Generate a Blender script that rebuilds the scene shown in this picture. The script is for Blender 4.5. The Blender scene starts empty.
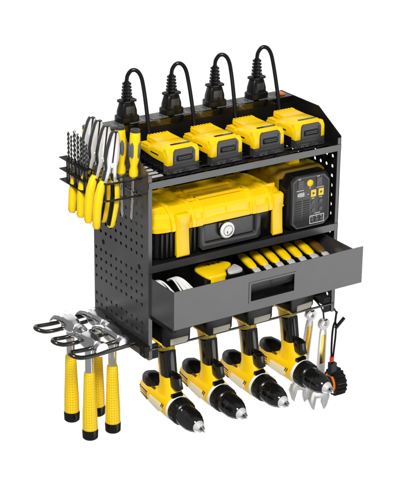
import bpy, bmesh, math, random
from mathutils import Vector, Matrix
from mathutils.geometry import tessellate_polygon
random.seed(4)
S = 0.01                      # the modelling numbers below are centimetres
sc = bpy.context.scene
COL = sc.collection
PI = math.pi

# ------------------------------------------------------------------ camera
cam = bpy.data.objects.new('camera', bpy.data.cameras.new('camera'))
COL.objects.link(cam)
r_ = Vector((0.83836035, -0.54502821, 0.00980635))
u_ = Vector((0.19300651, 0.31360993, 0.92972969))
d_ = Vector((-0.50980428, -0.77755582, 0.36811213))
m = Matrix((r_, u_, d_)).transposed().to_4x4()
m.translation = Vector((-144.28064579, -236.60139561, 132.32333532)) * S
cam.matrix_world = m
cam.data.sensor_fit = 'HORIZONTAL'
cam.data.sensor_width = 36
cam.data.lens = 36 * 1694.698 / 400
cam.data.clip_start = 0.05
cam.data.clip_end = 100
sc.camera = cam

# ------------------------------------------------------------------ world, lamps, exposure
w = bpy.data.worlds.new('World'); sc.world = w; w.use_nodes = True
bg = w.node_tree.nodes['Background']
bg.inputs[0].default_value = (1, 1, 1, 1)
bg.inputs[1].default_value = 0.32

def lamp(name, loc, target, size, power, color=(1, 1, 1)):
    l = bpy.data.lights.new(name, 'AREA'); l.shape = 'DISK'; l.size = size; l.energy = power; l.color = color
    o = bpy.data.objects.new(name, l); COL.objects.link(o)
    o.location = loc
    o.rotation_euler = (Vector(target) - Vector(loc)).to_track_quat('-Z', 'Y').to_euler()
    return o
lamp('key_softbox', (-1.5, -2.2, 2.6), (0.2, 0, 0.2), 1.0, 150, (1, 0.985, 0.96))
lamp('front_softbox', (1.9, -2.5, -0.75), (0.2, 0, 0.1), 2.0, 15)
lamp('backdrop_lamp', (-0.2, 0.75, 0.6), (-0.2, 3, 0.6), 1.2, 43)
lamp('backdrop_lamp', (3.5, 0.75, 0.6), (3.5, 3, 0.6), 1.2, 44)
lamp('backdrop_lamp', (0.2, 0.75, -2.9), (0.2, 3, -2.9), 1.2, 41)
lamp('backdrop_lamp', (3.2, 0.75, -2.9), (3.2, 3, -2.9), 1.2, 41)
sc.view_settings.view_transform = 'Standard'
sc.view_settings.look = 'None'
sc.view_settings.exposure = 0.0
sc.view_settings.gamma = 1.0

# ------------------------------------------------------------------ materials
def M(name, col, rough=0.4, metal=0.0, coat=0.0, bump=0.0, bscale=300, var=0.0, vscale=40, rvar=0.04, spec=0.5, refl=0.05):
    mt = bpy.data.materials.new(name); mt.use_nodes = True
    nt = mt.node_tree; b = nt.nodes['Principled BSDF']
    b.inputs['Base Color'].default_value = (*col, 1)
    b.inputs['Roughness'].default_value = rough
    b.inputs['Metallic'].default_value = metal
    b.inputs['Coat Weight'].default_value = coat
    b.inputs['Coat Roughness'].default_value = 0.12
    b.inputs['Specular IOR Level'].default_value = spec if metal else 0.0
    tc = nt.nodes.new('ShaderNodeTexCoord')
    n = nt.nodes.new('ShaderNodeTexNoise'); n.inputs['Scale'].default_value = vscale; n.inputs['Detail'].default_value = 5
    nt.links.new(tc.outputs['Object'], n.inputs['Vector'])
    mr = nt.nodes.new('ShaderNodeMapRange')
    mr.inputs['From Min'].default_value = 0.3; mr.inputs['From Max'].default_value = 0.7
    mr.inputs['To Min'].default_value = max(0.02, rough - rvar); mr.inputs['To Max'].default_value = rough + rvar
    nt.links.new(n.outputs['Fac'], mr.inputs['Value']); nt.links.new(mr.outputs['Result'], b.inputs['Roughness'])
    if var > 0:
        mx = nt.nodes.new('ShaderNodeMix'); mx.data_type = 'RGBA'
        mx.inputs[6].default_value = (*[c * (1 - var) for c in col], 1)
        mx.inputs[7].default_value = (*[min(1, c * (1 + var)) for c in col], 1)
        nt.links.new(n.outputs['Fac'], mx.inputs[0]); nt.links.new(mx.outputs[2], b.inputs['Base Color'])
    if bump > 0:
        n2 = nt.nodes.new('ShaderNodeTexNoise'); n2.inputs['Scale'].default_value = bscale; n2.inputs['Detail'].default_value = 3
        nt.links.new(tc.outputs['Object'], n2.inputs['Vector'])
        bp = nt.nodes.new('ShaderNodeBump'); bp.inputs['Strength'].default_value = bump; bp.inputs['Distance'].default_value = 0.0006
        nt.links.new(n2.outputs['Fac'], bp.inputs['Height']); nt.links.new(bp.outputs['Normal'], b.inputs['Normal'])
    if not metal:      # an even clear gloss over the pigment
        g = nt.nodes.new('ShaderNodeBsdfGlossy'); g.inputs['Color'].default_value = (1, 1, 1, 1)
        nt.links.new(mr.outputs['Result'], g.inputs['Roughness'])
        if bump > 0: nt.links.new(bp.outputs['Normal'], g.inputs['Normal'])
        lw = nt.nodes.new('ShaderNodeLayerWeight'); lw.inputs['Blend'].default_value = 0.2
        fr = nt.nodes.new('ShaderNodeMapRange'); fr.inputs['To Min'].default_value = refl; fr.inputs['To Max'].default_value = min(1, refl * 3.5)
        nt.links.new(lw.outputs['Facing'], fr.inputs['Value'])
        ms = nt.nodes.new('ShaderNodeMixShader')
        nt.links.new(fr.outputs['Result'], ms.inputs[0]); nt.links.new(b.outputs[0], ms.inputs[1]); nt.links.new(g.outputs[0], ms.inputs[2])
        nt.links.new(ms.outputs[0], nt.nodes['Material Output'].inputs['Surface'])
    return mt

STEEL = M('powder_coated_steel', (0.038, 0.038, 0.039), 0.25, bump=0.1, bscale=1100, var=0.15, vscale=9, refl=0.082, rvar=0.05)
INNER = M('gloss_black_steel', (0.006, 0.006, 0.006), 0.38, bump=0.06, bscale=900, refl=0.02, rvar=0.03)  # black parts; also puts interior shade into the shelf and panel colour
WIRE = M('black_wire', (0.005, 0.005, 0.005), 0.16, refl=0.08)
YEL = M('yellow_plastic', (0.95, 0.61, 0.003), 0.24, bump=0.05, bscale=1100, var=0.02, vscale=25, rvar=0.03, refl=0.045)
YELS = M('yellow_soft_grip', (0.95, 0.66, 0.004), 0.42, bump=0.06, bscale=900, var=0.04, refl=0.03)
YELSHADE = M('dark_yellow_plastic', (0.28, 0.16, 0.003), 0.3)  # cover yellow, darkened to put the shelf's shade into its colour
AMB_SHADE = M('amber_plastic', (0.13, 0.065, 0.005), 0.34, var=0.06)  # slot amber; on two knives it puts shelf shade into the yellow
BLK = M('black_plastic', (0.005, 0.005, 0.005), 0.24, bump=0.06, bscale=1100, refl=0.027, rvar=0.03)
NICK = M('nickel_plate', (0.88, 0.88, 0.88), 0.25, metal=0.45, rvar=0.04)
GLOSS = M('gloss_black_plastic', (0.004, 0.004, 0.004), 0.1, refl=0.06)
DGR = M('dark_grey_plastic', (0.035, 0.035, 0.036), 0.3, bump=0.1, bscale=800, refl=0.05)
MGR = M('mid_grey_plastic', (0.12, 0.12, 0.12), 0.4)
RUB = M('black_rubber', (0.012, 0.012, 0.012), 0.45, bump=0.2, bscale=1000)
CHR = M('polished_steel', (0.80, 0.80, 0.81), 0.13, 1.0, var=0.04, rvar=0.05)
DARKST = M('dark_forged_steel', (0.02, 0.02, 0.02), 0.2, refl=0.09)
SATIN = M('satin_steel', (0.8, 0.8, 0.8), 0.25, 1.0, var=0.05)
FORG = M('forged_steel', (0.6, 0.6, 0.61), 0.17, 1.0, var=0.1, vscale=60)
SILV = M('silver_paint', (0.62, 0.62, 0.62), 0.3, refl=0.15)
BITM = M('dark_bit_steel', (0.2, 0.2, 0.2), 0.25, 1.0)
WHT = M('white_plastic', (0.82, 0.82, 0.8), 0.35)
CREAM = M('cream_label', (0.80, 0.76, 0.60), 0.4)
RED = M('red_plastic', (0.6, 0.03, 0.01), 0.35)
ORG = M('orange_plastic', (0.8, 0.2, 0.02), 0.35)
GOLDREFL = M('gold_tinted_steel', (0.8, 0.55, 0.1), 0.25, 1.0)
BACK = M('white_backdrop', (0.9, 0.9, 0.9), 0.9, refl=0.0)

def dotted_grip():
    mt = M('dotted_yellow_grip', (0.95, 0.66, 0.004), 0.42)
    nt = mt.node_tree; b = nt.nodes['Principled BSDF']
    N = lambda t, op=None: nt.nodes.new(t)
    def math_(op, a, bb=None):
        n = nt.nodes.new('ShaderNodeMath'); n.operation = op
        for i, v in enumerate((a, bb)):
            if v is None: continue
            if isinstance(v, (int, float)): n.inputs[i].default_value = v
            else: nt.links.new(v, n.inputs[i])
        return n.outputs[0]
    tc = nt.nodes.new('ShaderNodeTexCoord'); sp = nt.nodes.new('ShaderNodeSeparateXYZ')
    nt.links.new(tc.outputs['Object'], sp.inputs[0])
    ang = math_('ARCTAN2', sp.outputs[1], sp.outputs[0])
    a = math_('SUBTRACT', math_('FRACT', math_('MULTIPLY', ang, 18 / (2 * PI))), 0.5)
    z = math_('SUBTRACT', math_('FRACT', math_('MULTIPLY', sp.outputs[2], 1 / 0.0052)), 0.5)
    dd = math_('ADD', math_('MULTIPLY', a, a), math_('MULTIPLY', z, z))
    inz = math_('MULTIPLY', math_('LESS_THAN', sp.outputs[2], -0.055), math_('LESS_THAN', dd, 0.045))
    mx = nt.nodes.new('ShaderNodeMix'); mx.data_type = 'RGBA'
    mx.inputs[6].default_value = (0.95, 0.66, 0.004, 1); mx.inputs[7].default_value = (0.6, 0.36, 0.002, 1)
    nt.links.new(inz, mx.inputs[0]); nt.links.new(mx.outputs[2], b.inputs['Base Color'])
    bp = nt.nodes.new('ShaderNodeBump'); bp.inputs['Strength'].default_value = 0.5; bp.inputs['Distance'].default_value = 0.001; bp.invert = True
    nt.links.new(inz, bp.inputs['Height']); nt.links.new(bp.outputs['Normal'], b.inputs['Normal'])
    return mt
DOTY = dotted_grip()

# ------------------------------------------------------------------ mesh helpers (centimetres)
def V(*a): return Vector(a)
class MB:
    def __init__(s): s.bm = bmesh.new()
    def _bev(s, new, bevel, seg=2, ang=0.5):
        if bevel <= 0: return
        es = set()
        for f in new:
            for e in f.edges:
                if len(e.link_faces) == 2 and e.calc_face_angle(0) > ang: es.add(e)
        bmesh.ops.bevel(s.bm, geom=list(es), offset=bevel, segments=seg, profile=0.5, affect='EDGES', clamp_overlap=True)
    def box(s, a, b, bevel=0.0, seg=2, rot=None, pivot=None):
        x0, x1 = sorted((a[0], b[0])); y0, y1 = sorted((a[1], b[1])); z0, z1 = sorted((a[2], b[2]))
        vs = [s.bm.verts.new((x, y, z)) for x in (x0, x1) for y in (y0, y1) for z in (z0, z1)]
        idx = [(0, 1, 3, 2), (4, 6, 7, 5), (0, 4, 5, 1), (2, 3, 7, 6), (0, 2, 6, 4), (1, 5, 7, 3)]
        if rot is not None:
            c = V(*pivot) if pivot else V((x0 + x1) / 2, (y0 + y1) / 2, (z0 + z1) / 2)
            for v in vs: v.co = c + rot @ (v.co - c)
        fs = [s.bm.faces.new([vs[i] for i in q]) for q in idx]
        s._bev(fs, bevel, seg); return s
    def hull(s, pts, faces, bevel=0, seg=2):
        vs = [s.bm.verts.new(p) for p in pts]
        fs = [s.bm.faces.new([vs[i] for i in q]) for q in faces]
        bmesh.ops.recalc_face_normals(s.bm, faces=fs)
        s._bev(fs, bevel, seg); return s
    def prism(s, outer, plane, a, b, holes=(), bevel=0.0, seg=2, xf=None):
        """outline (2D) in plane 'xy','xz','yz' extruded along the third axis from a to b; holes are cut through."""
        def P(q, h):
            v = {'xy': V(q[0], q[1], h), 'xz': V(q[0], h, q[1]), 'yz': V(h, q[0], q[1])}[plane]
            return xf(v) if xf else v
        new = []
        loops = [list(outer)] + [list(h) for h in holes]
        flat = [q for l in loops for q in l]
        A = [s.bm.verts.new(P(q, a)) for q in flat]; B = [s.bm.verts.new(P(q, b)) for q in flat]
        if holes:
            tris = tessellate_polygon([[V(q[0], q[1], 0) for q in l] for l in loops])
            for t in tris:
                for L in (A, B):
                    try: new.append(s.bm.faces.new([L[i] for i in t]))
                    except ValueError: pass
        else:
            new.append(s.bm.faces.new(A)); new.append(s.bm.faces.new(B[::-1]))
        k = 0
        for l in loops:
            n = len(l)
            for i in range(n):
                j = (i + 1) % n
                new.append(s.bm.faces.new([A[k + i], A[k + j], B[k + j], B[k + i]]))
            k += n
        bmesh.ops.recalc_face_normals(s.bm, faces=new)
        if bevel: s._bev(new, bevel, seg)
        return s
    def loft(s, secs, n=24, cap=True):
        """secs: (centre, U, V, ru, rv, exponent)"""
        rings = []
        for c, U, W, ru, rv, ex in secs:
            R = []
            for i in range(n):
                t = 2 * PI * i / n; ct, st = math.cos(t), math.sin(t)
                a = math.copysign(abs(ct) ** (2 / ex), ct); b = math.copysign(abs(st) ** (2 / ex), st)
                R.append(s.bm.verts.new(V(*c) + V(*U) * ru * a + V(*W) * rv * b))
            rings.append(R)
        new = []
        for p, q in zip(rings, rings[1:]):
            for i in range(n):
                j = (i + 1) % n
                new.append(s.bm.faces.new([p[i], p[j], q[j], q[i]]))
        if cap:
            new.append(s.bm.faces.new(rings[0][::-1])); new.append(s.bm.faces.new(rings[-1]))
        bmesh.ops.recalc_face_normals(s.bm, faces=new)
        return s
    def cyl(s, p0, p1, r0, r1=None, n=20, prof=None):
        """round bar; prof = [(t, r)] along it"""
        p0, p1 = V(*p0), V(*p1); ax = (p1 - p0).normalized()
        U = ax.orthogonal().normalized(); W = ax.cross(U)
        if prof is None: prof = [(0, r0), (1, r1 if r1 is not None else r0)]
        return s.loft([(p0 + (p1 - p0) * t, U, W, r, r, 2) for t, r in prof], n)
    def tube(s, pts, r, n=10, smooth=0, flat=1.0):
        pts = [V(*p) for p in pts]
        for _ in range(smooth):
            q = [pts[0]]
            for a, b in zip(pts, pts[1:]): q += [a * .75 + b * .25, a * .25 + b * .75]
            q.append(pts[-1]); pts = q
        t0 = (pts[1] - pts[0]).normalized(); U = t0.orthogonal().normalized(); secs = []
        for i, p in enumerate(pts):
            a = pts[max(0, i - 1)]; b = pts[min(len(pts) - 1, i + 1)]
            t = (b - a).normalized(); U = (U - t * U.dot(t)).normalized(); W = t.cross(U)
            secs.append((p, U, W, r, r * flat, 2))
        return s.loft(secs, n)
    def squash(s, k, o, ax):
        for v in s.bm.verts:
            d = v.co - o; al = ax * d.dot(ax); v.co = o + al + (d - al) * k
        return s
    def build(s, name, mat, parent=None, smooth=True, angle=35):
        me = bpy.data.meshes.new(name)
        bmesh.ops.transform(s.bm, matrix=Matrix.Scale(S, 4), verts=s.bm.verts)
        bmesh.ops.recalc_face_normals(s.bm, faces=s.bm.faces)
        s.bm.to_mesh(me); s.bm.free()
        me.materials.append(mat)
        if smooth:
            me.polygons.foreach_set('use_smooth', [True] * len(me.polygons))
            me.set_sharp_from_angle(angle=math.radians(angle))
        o = bpy.data.objects.new(name, me); COL.objects.link(o)
        if parent: o.parent = parent
        return o
def circ(cx, cy, r, n=12, ph=0): return [(cx + r * math.cos(2 * PI * i / n + ph), cy + r * math.sin(2 * PI * i / n + ph)) for i in range(n)]
def rrect(x0, y0, x1, y1, r, n=4):
    out = []
    for cx, cy, a0 in ((x1 - r, y1 - r, 0), (x0 + r, y1 - r, 90), (x0 + r, y0 + r, 180), (x1 - r, y0 + r, 270)):
        for i in range(n + 1):
            a = math.radians(a0 + 90 * i / n); out.append((cx + r * math.cos(a), cy + r * math.sin(a)))
    return out
def tag(o, label, cat, group=None):
    o['label'] = label; o['category'] = cat
    if group: o['group'] = group
    return o
def thing(name, label, cat, loc=(0, 0, 0), group=None, rot=(0, 0, 0)):
    o = bpy.data.objects.new(name, None); COL.objects.link(o); o.empty_display_size = 0.02
    o.location = V(*loc) * S; o.rotation_euler = rot
    return tag(o, label, cat, group)
def copy_tree(o, parent=None):
    c = o.copy(); COL.objects.link(c)
    if parent: c.parent = parent
    for ch in list(o.children): copy_tree(ch, c)
    return c
def dup(root, loc, label, rot=None):
    c = copy_tree(root); c.location = V(*loc) * S; c['label'] = label
    if rot: c.rotation_euler = rot
    return c
def text(name, body, size, mat, parent, loc, rot, squeeze=1.0):
    cu = bpy.data.curves.new(name, 'FONT'); cu.body = body; cu.size = size * S; cu.extrude = 0.0002; cu.align_x = 'CENTER'; cu.align_y = 'CENTER'
    t = bpy.data.objects.new(name, cu); COL.objects.link(t)
    bpy.context.view_layer.update()
    me = bpy.data.meshes.new_from_object(t.evaluated_get(bpy.context.evaluated_depsgraph_get()))
    bpy.data.objects.remove(t)
    o = bpy.data.objects.new(name, me); COL.objects.link(o); me.materials.clear(); me.materials.append(mat)
    o.parent = parent; o.location = V(*loc) * S; o.rotation_euler = rot; o.scale = (squeeze, 1, 1)
    return o

# ================================================================== SETTING
bm = bmesh.new()
prof = [(-1.5, -4.2), (1.2, -4.2)] + [(1.2 + 1.0 * math.sin(a), -3.2 - 1.0 * math.cos(a)) for a in [PI / 2 * i / 12 for i in range(1, 13)]] + [(2.2, 4.5)]
va = [bm.verts.new((-0.9, y, z)) for y, z in prof]; vb = [bm.verts.new((4.2, y, z)) for y, z in prof]
for i in range(len(prof) - 1): bm.faces.new([va[i], vb[i], vb[i + 1], va[i + 1]])
me = bpy.data.meshes.new('backdrop'); bm.to_mesh(me); bm.free(); me.materials.append(BACK)
for p in me.polygons: p.use_smooth = True
bd = bpy.data.objects.new('backdrop', me); COL.objects.link(bd); bd['kind'] = 'structure'

# ================================================================== ORGANIZER
W_, D_, H_ = 42.0, 19.4, 39.5
rack = thing('tool_organizer', 'black steel wall mounted tool organizer with perforated sides, two shelves and an open drawer', 'tool rack')
ys = [2.28 + i * 1.818 for i in range(10)]
rows = [2.9, 4.75, 6.6, 10.2, 12.1, 14.0, 15.9, 19.6, 21.45, 23.3, 25.2, 27.1, 29.0, 31.0]
def side_panel(x0, x1, extra=()):
    out = [(0, 0), (D_, 0), (D_, H_), (7.2, H_), (0, 35.5)]
    holes = [circ(y, z, 0.36, 12) for z in rows for y in ys if z < 34]
    holes += [circ(16.0, 17.7, 0.5, 14), circ(3.2, 17.2, 0.5, 14)]
    return MB().prism(out, 'yz', x0, x1, holes)
side_panel(0, 0.14).build('side_panel', STEEL, rack, False)
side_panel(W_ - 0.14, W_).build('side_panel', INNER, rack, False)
# rolled front flanges, just inside the panels
MB().box((0.145, 0.0, 0.0), (0.75, 0.14, 35.2), 0.04).build('front_flange', STEEL, rack)
MB().box((W_ - 0.75, 0.0, 0.0), (W_ - 0.145, 0.14, 35.2), 0.04).build('front_flange', STEEL, rack)
for x0, x1 in ((0, 1),):
    b = MB()
    for y, z in ((16.0, 17.7), (3.2, 17.2)):
        b.cyl((-0.12, y, z), (0.3, y, z), 0, prof=[(0, .25), (.15, .42), (1, .42)], n=14)
    b.build('bolt', INNER, rack)
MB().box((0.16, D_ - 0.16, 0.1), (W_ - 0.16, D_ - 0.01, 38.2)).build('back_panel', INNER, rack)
MB().box((0.16, .6, .25), (.24, D_ - .4, 8.8)).build('runner_bracket', INNER, rack, False)  # added plate behind the left panel, keeps its holes dark
# upper shelf with slots
slots = []
for j in range(7):
    y = 1.5 + j * 2.15
    for i in range(13):
        x = 1.2 + i * 3.1
        slots.append(rrect(x, y, x + 2.6, y + 1.2, 0.2, 2))
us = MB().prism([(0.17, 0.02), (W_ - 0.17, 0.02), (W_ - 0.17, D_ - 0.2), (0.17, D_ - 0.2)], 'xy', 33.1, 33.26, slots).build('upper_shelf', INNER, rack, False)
MB().box((0.05, -0.16, 32.75), (W_ - 0.05, -0.01, 33.95), 0.05).build('shelf_lip', STEEL, us)
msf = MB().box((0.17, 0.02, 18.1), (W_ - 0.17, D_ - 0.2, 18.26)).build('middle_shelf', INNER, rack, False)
MB().box((0.05, -0.16, 16.95), (W_ - 0.05, -0.01, 18.3), 0.05).build('shelf_lip', STEEL, msf)
b = MB()
for i in range(7): b.box((2.9, 3.6 + i * 1.72, 33.27), (5.3, 4.4 + i * 1.72, 33.4), .05)  # pale strips added to stand in for brightness in the shelf slots
b.build('shelf_slats', SILV, us)
# power strip along the back
strip = MB().box((0.18, 15.3, 38.35), (W_ - 0.18, D_ - 0.02, 39.45), 0.12).build('power_strip', GLOSS, rack)
MB().box((0.17, 15.4, 33.3), (W_ - 0.17, 15.55, 38.3)).build('riser_panel', INNER, rack, False)
for k in range(8):
    xc = 2.9 + k * 4.75
    o = MB().box((xc - 1.7, 15.9, 39.44), (xc + 1.7, 18.9, 39.53), 0.04).build('outlet', MGR, strip)
    b = MB()
    for dx in (-0.75, 0.75):
        b.box((xc + dx - .42, 17.0, 39.5), (xc + dx + .42, 17.2, 39.545)); b.box((xc + dx - .42, 17.75, 39.5), (xc + dx + .42, 17.95, 39.545))
        b.cyl((xc + dx, 16.5, 39.5), (xc + dx, 16.5, 39.545), .18, n=10)
    b.build('socket_slot', GLOSS, strip)
sw = MB().box((39.7, 16.6, 39.44), (40.9, 18.2, 39.8), 0.15, rot=Matrix.Rotation(math.radians(6), 3, 'Y')).build('rocker_switch', ORG, strip)
# drawer
DX0, DX1, DY, DZ0, DZ1 = 0.31, 41.9, -8.05, 8.95, 16.2
HX0, HX1, HZ0, HZ1 = 16.4, 26.3, 10.7, 14.3
dr = MB().prism([(DX0, DZ0), (DX1, DZ0), (DX1, DZ1), (DX0, DZ1)], 'xz', DY, DY + 0.16, [[(HX0, HZ0), (HX1, HZ0), (HX1, HZ1), (HX0, HZ1)]]).build('drawer', STEEL, rack, False)
b = MB()
b.box((DX0 + 0.02, DY + 0.17, DZ0), (DX0 + 0.16, 10.9, DZ1 - 0.1)); b.box((DX1 - 1.62, DY + 0.17, DZ0), (DX1 - 1.48, 10.9, DZ1 - 0.5))
b.box((DX0 + .17, 10.75, DZ0), (DX1 - 1.63, 10.9, DZ1 - 0.5)); b.box((DX0 + .17, DY + .17, DZ0 + .05), (DX1 - 1.63, 10.74, DZ0 + .2))
b.build('drawer_box', STEEL, dr, False)
b = MB()      # recessed pull: frame, sloping upper flap, dark pocket
b.prism([(HX0 - .25, HZ0 - .25), (HX1 + .25, HZ0 - .25), (HX1 + .25, HZ1 + .25), (HX0 - .25, HZ1 + .25)], 'xz', DY - 0.1, DY - 0.004, [[(HX0 + .15, HZ0 + .15), (HX1 - .15, HZ0 + .15), (HX1 - .15, HZ1 - .1), (HX0 + .15, HZ1 - .1)]])
b.build('handle_frame', STEEL, dr, False)
b = MB()
b.hull([(HX0 + .1, DY + .02, HZ1 - .05), (HX1 - .1, DY + .02, HZ1 - .05), (HX1 - .1, DY + .9, HZ1 - 2.0), (HX0 + .1, DY + .9, HZ1 - 2.0),
        (HX0 + .1, DY + .2, HZ1), (HX1 - .1, DY + .2, HZ1), (HX1 - .1, DY + 1.1, HZ1 - 1.95), (HX0 + .1, DY + 1.1, HZ1 - 1.95)],
       [(0, 1, 2, 3), (4, 7, 6, 5), (0, 4, 5, 1), (3, 2, 6, 7), (0, 3, 7, 4), (1, 5, 6, 2)])
b.build('handle_flap', STEEL, dr, False)
MB().box((HX0 - .1, DY + 2.0, HZ0 - .2), (HX1 + .1, DY + 2.1, HZ1 + .2)).box((HX0 - .1, DY + .17, HZ0 - .2), (HX1 + .1, DY + 1.99, HZ0 - .1)).build('handle_pocket', INNER, dr, False)
b = MB(); b.cyl((21.3, DY + .2, 13.65), (21.3, DY + .55, 13.5), 0.32, n=16); b.cyl((21.3, DY + .14, 13.67), (21.3, DY + .2, 13.65), .18, n=12)
b.build('keyhole', DGR, dr)
# drawer runners under the drawer
MB().box((0.5, -7.2, 8.0), (1.3, 17, 8.85), .05).build('drawer_runner', INNER, rack, False)
MB().box((W_ - 2.6, -6.0, 8.0), (W_ - 1.8, 17, 8.85), .05).build('drawer_runner', INNER, rack, False)
# hanging rails for the drills
b = MB()
b.tube([(0.1, 0.05, 1.95), (W_ - .1, 0.05, 1.7)], 0.22, 10); b.tube([(0.1, 5.1, 1.95), (W_ - .1, 5.1, 1.7)], 0.22, 10)
b.build('hanging_rail', WIRE, rack)
MB().box((0.16, 0.2, 0.0), (2.2, 0.35, 3.0), .04).build('rail_bracket', INNER, rack)
MB().box((W_ - 2.4, 0.2, 0.1), (W_ - .16, 0.35, 3.2), .04).build('rail_bracket', INNER, rack)
# hammer bar with three wire fingers on the left side
hb = MB().box((-1.15, -0.6, 2.3), (-0.02, 19.5, 3.1), 0.06)
hb.box((-.9, -.2, .7), (-.02, 1.6, 2.28), .05)
hb = hb.build('hammer_bar', INNER, rack)
for yc in (17.3, 10.6, 4.1):
    hw = 1.15
    pts = [(-0.6, yc - hw, 2.6), (-9, yc - hw, 2.2), (-12.0, yc - hw, 2.3), (-13.3, yc - hw * .75, 2.75), (-13.9, yc, 3.05), (-13.3, yc + hw * .75, 3.0), (-12.0, yc + hw, 2.7), (-9, yc + hw, 2.5), (-0.6, yc + hw, 2.6)]
    MB().tube(pts, 0.4, 12, smooth=2).build('wire_finger', WIRE, hb)
# brackets of the bar
MB().cyl((-.4, 3, 1.9), (-.4, 3, 2.29), .35, n=12).cyl((-1.0, .5, 1.2), (-.91, .5, 1.2), .3, n=12).build('bolt', DGR, hb)
# plier basket on the left side: rims, end plate
bk = MB()
for z in (34.3, 31.2):
    bk.tube([(-0.05, 2.3, z - .1), (-6.6, 2.3, z), (-7.0, 2.5, z), (-7.2, 3.0, z), (-7.2, 13.6, z), (-6.9, 14.0, z), (-0.05, 14.0, z)], 0.2, 8)
for q in ((-7.1, 2.5), (-7.2, 13.6), (-3.6, 2.3), (-7.2, 5.8), (-7.2, 9.0), (-7.2, 11.4)): bk.tube([(q[0], q[1], 34.3), (q[0], q[1], 31.2)], 0.16, 8)
bk.tube([(-3.6, 2.3, 31.2), (-3.6, 14, 31.2)], .16, 8); bk.tube([(-.5, 2.3, 31.2), (-.5, 14, 31.2)], .16, 8)
for k in range(5): bk.tube([(-7.2, 4.4 + k * 1.9, 34.3), (-.05, 4.4 + k * 1.9, 34.3)], .13, 8)
bk = bk.build('plier_basket', WIRE, rack)
b = MB()
bits = [(-8.0, 13.9), (-8.0, 12.9), (-8.0, 11.7), (-8.0, 10.5), (-8.0, 9.4), (-8.0, 8.4), (-8.0, 7.5)]
for z in (35.7, 33.6, 31.6):
    b.prism([(-8.9, 6.8), (-7.25, 6.8), (-7.25, 15.9), (-8.9, 15.9)], 'xy', z, z + .12, [circ(x, y, .42, 12) for x, y in bits] if z > 32 else [])
b.box((-7.44, 6.8, 31.4), (-7.26, 15.9, 31.6))
b.box((-7.44, 15.7, 31.6), (-7.26, 15.9, 35.7)).box((-7.44, 6.8, 31.72), (-7.26, 7.0, 35.7))
b.build('bit_shelf', INNER, rack, False)
# hooks under the right panel
b = MB()
b.tube([(W_ - .3, 11.0, .6), (W_ - .3, 8.2, .2), (41.6, 7.2, -1.0), (41.6, 6.9, -2.2), (41.6, 6.4, -2.5), (41.6, 5.9, -2.0)], .17, 8, smooth=1)
b.tube([(W_ - .3, 7.0, .6), (W_ - .3, 5.0, .1), (42.6, 4.2, -1.6), (42.6, 3.9, -3.2), (42.6, 3.4, -3.5), (42.6, 2.9, -3.0)], .17, 8, smooth=1)
b.tube([(W_ - .3, 1.8, .8), (42.6, .8, .2), (42.65, .2, -.5), (42.65, -.3, -.4)], .16, 8, smooth=1)
b.build('hook', WIRE, rack)

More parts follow.
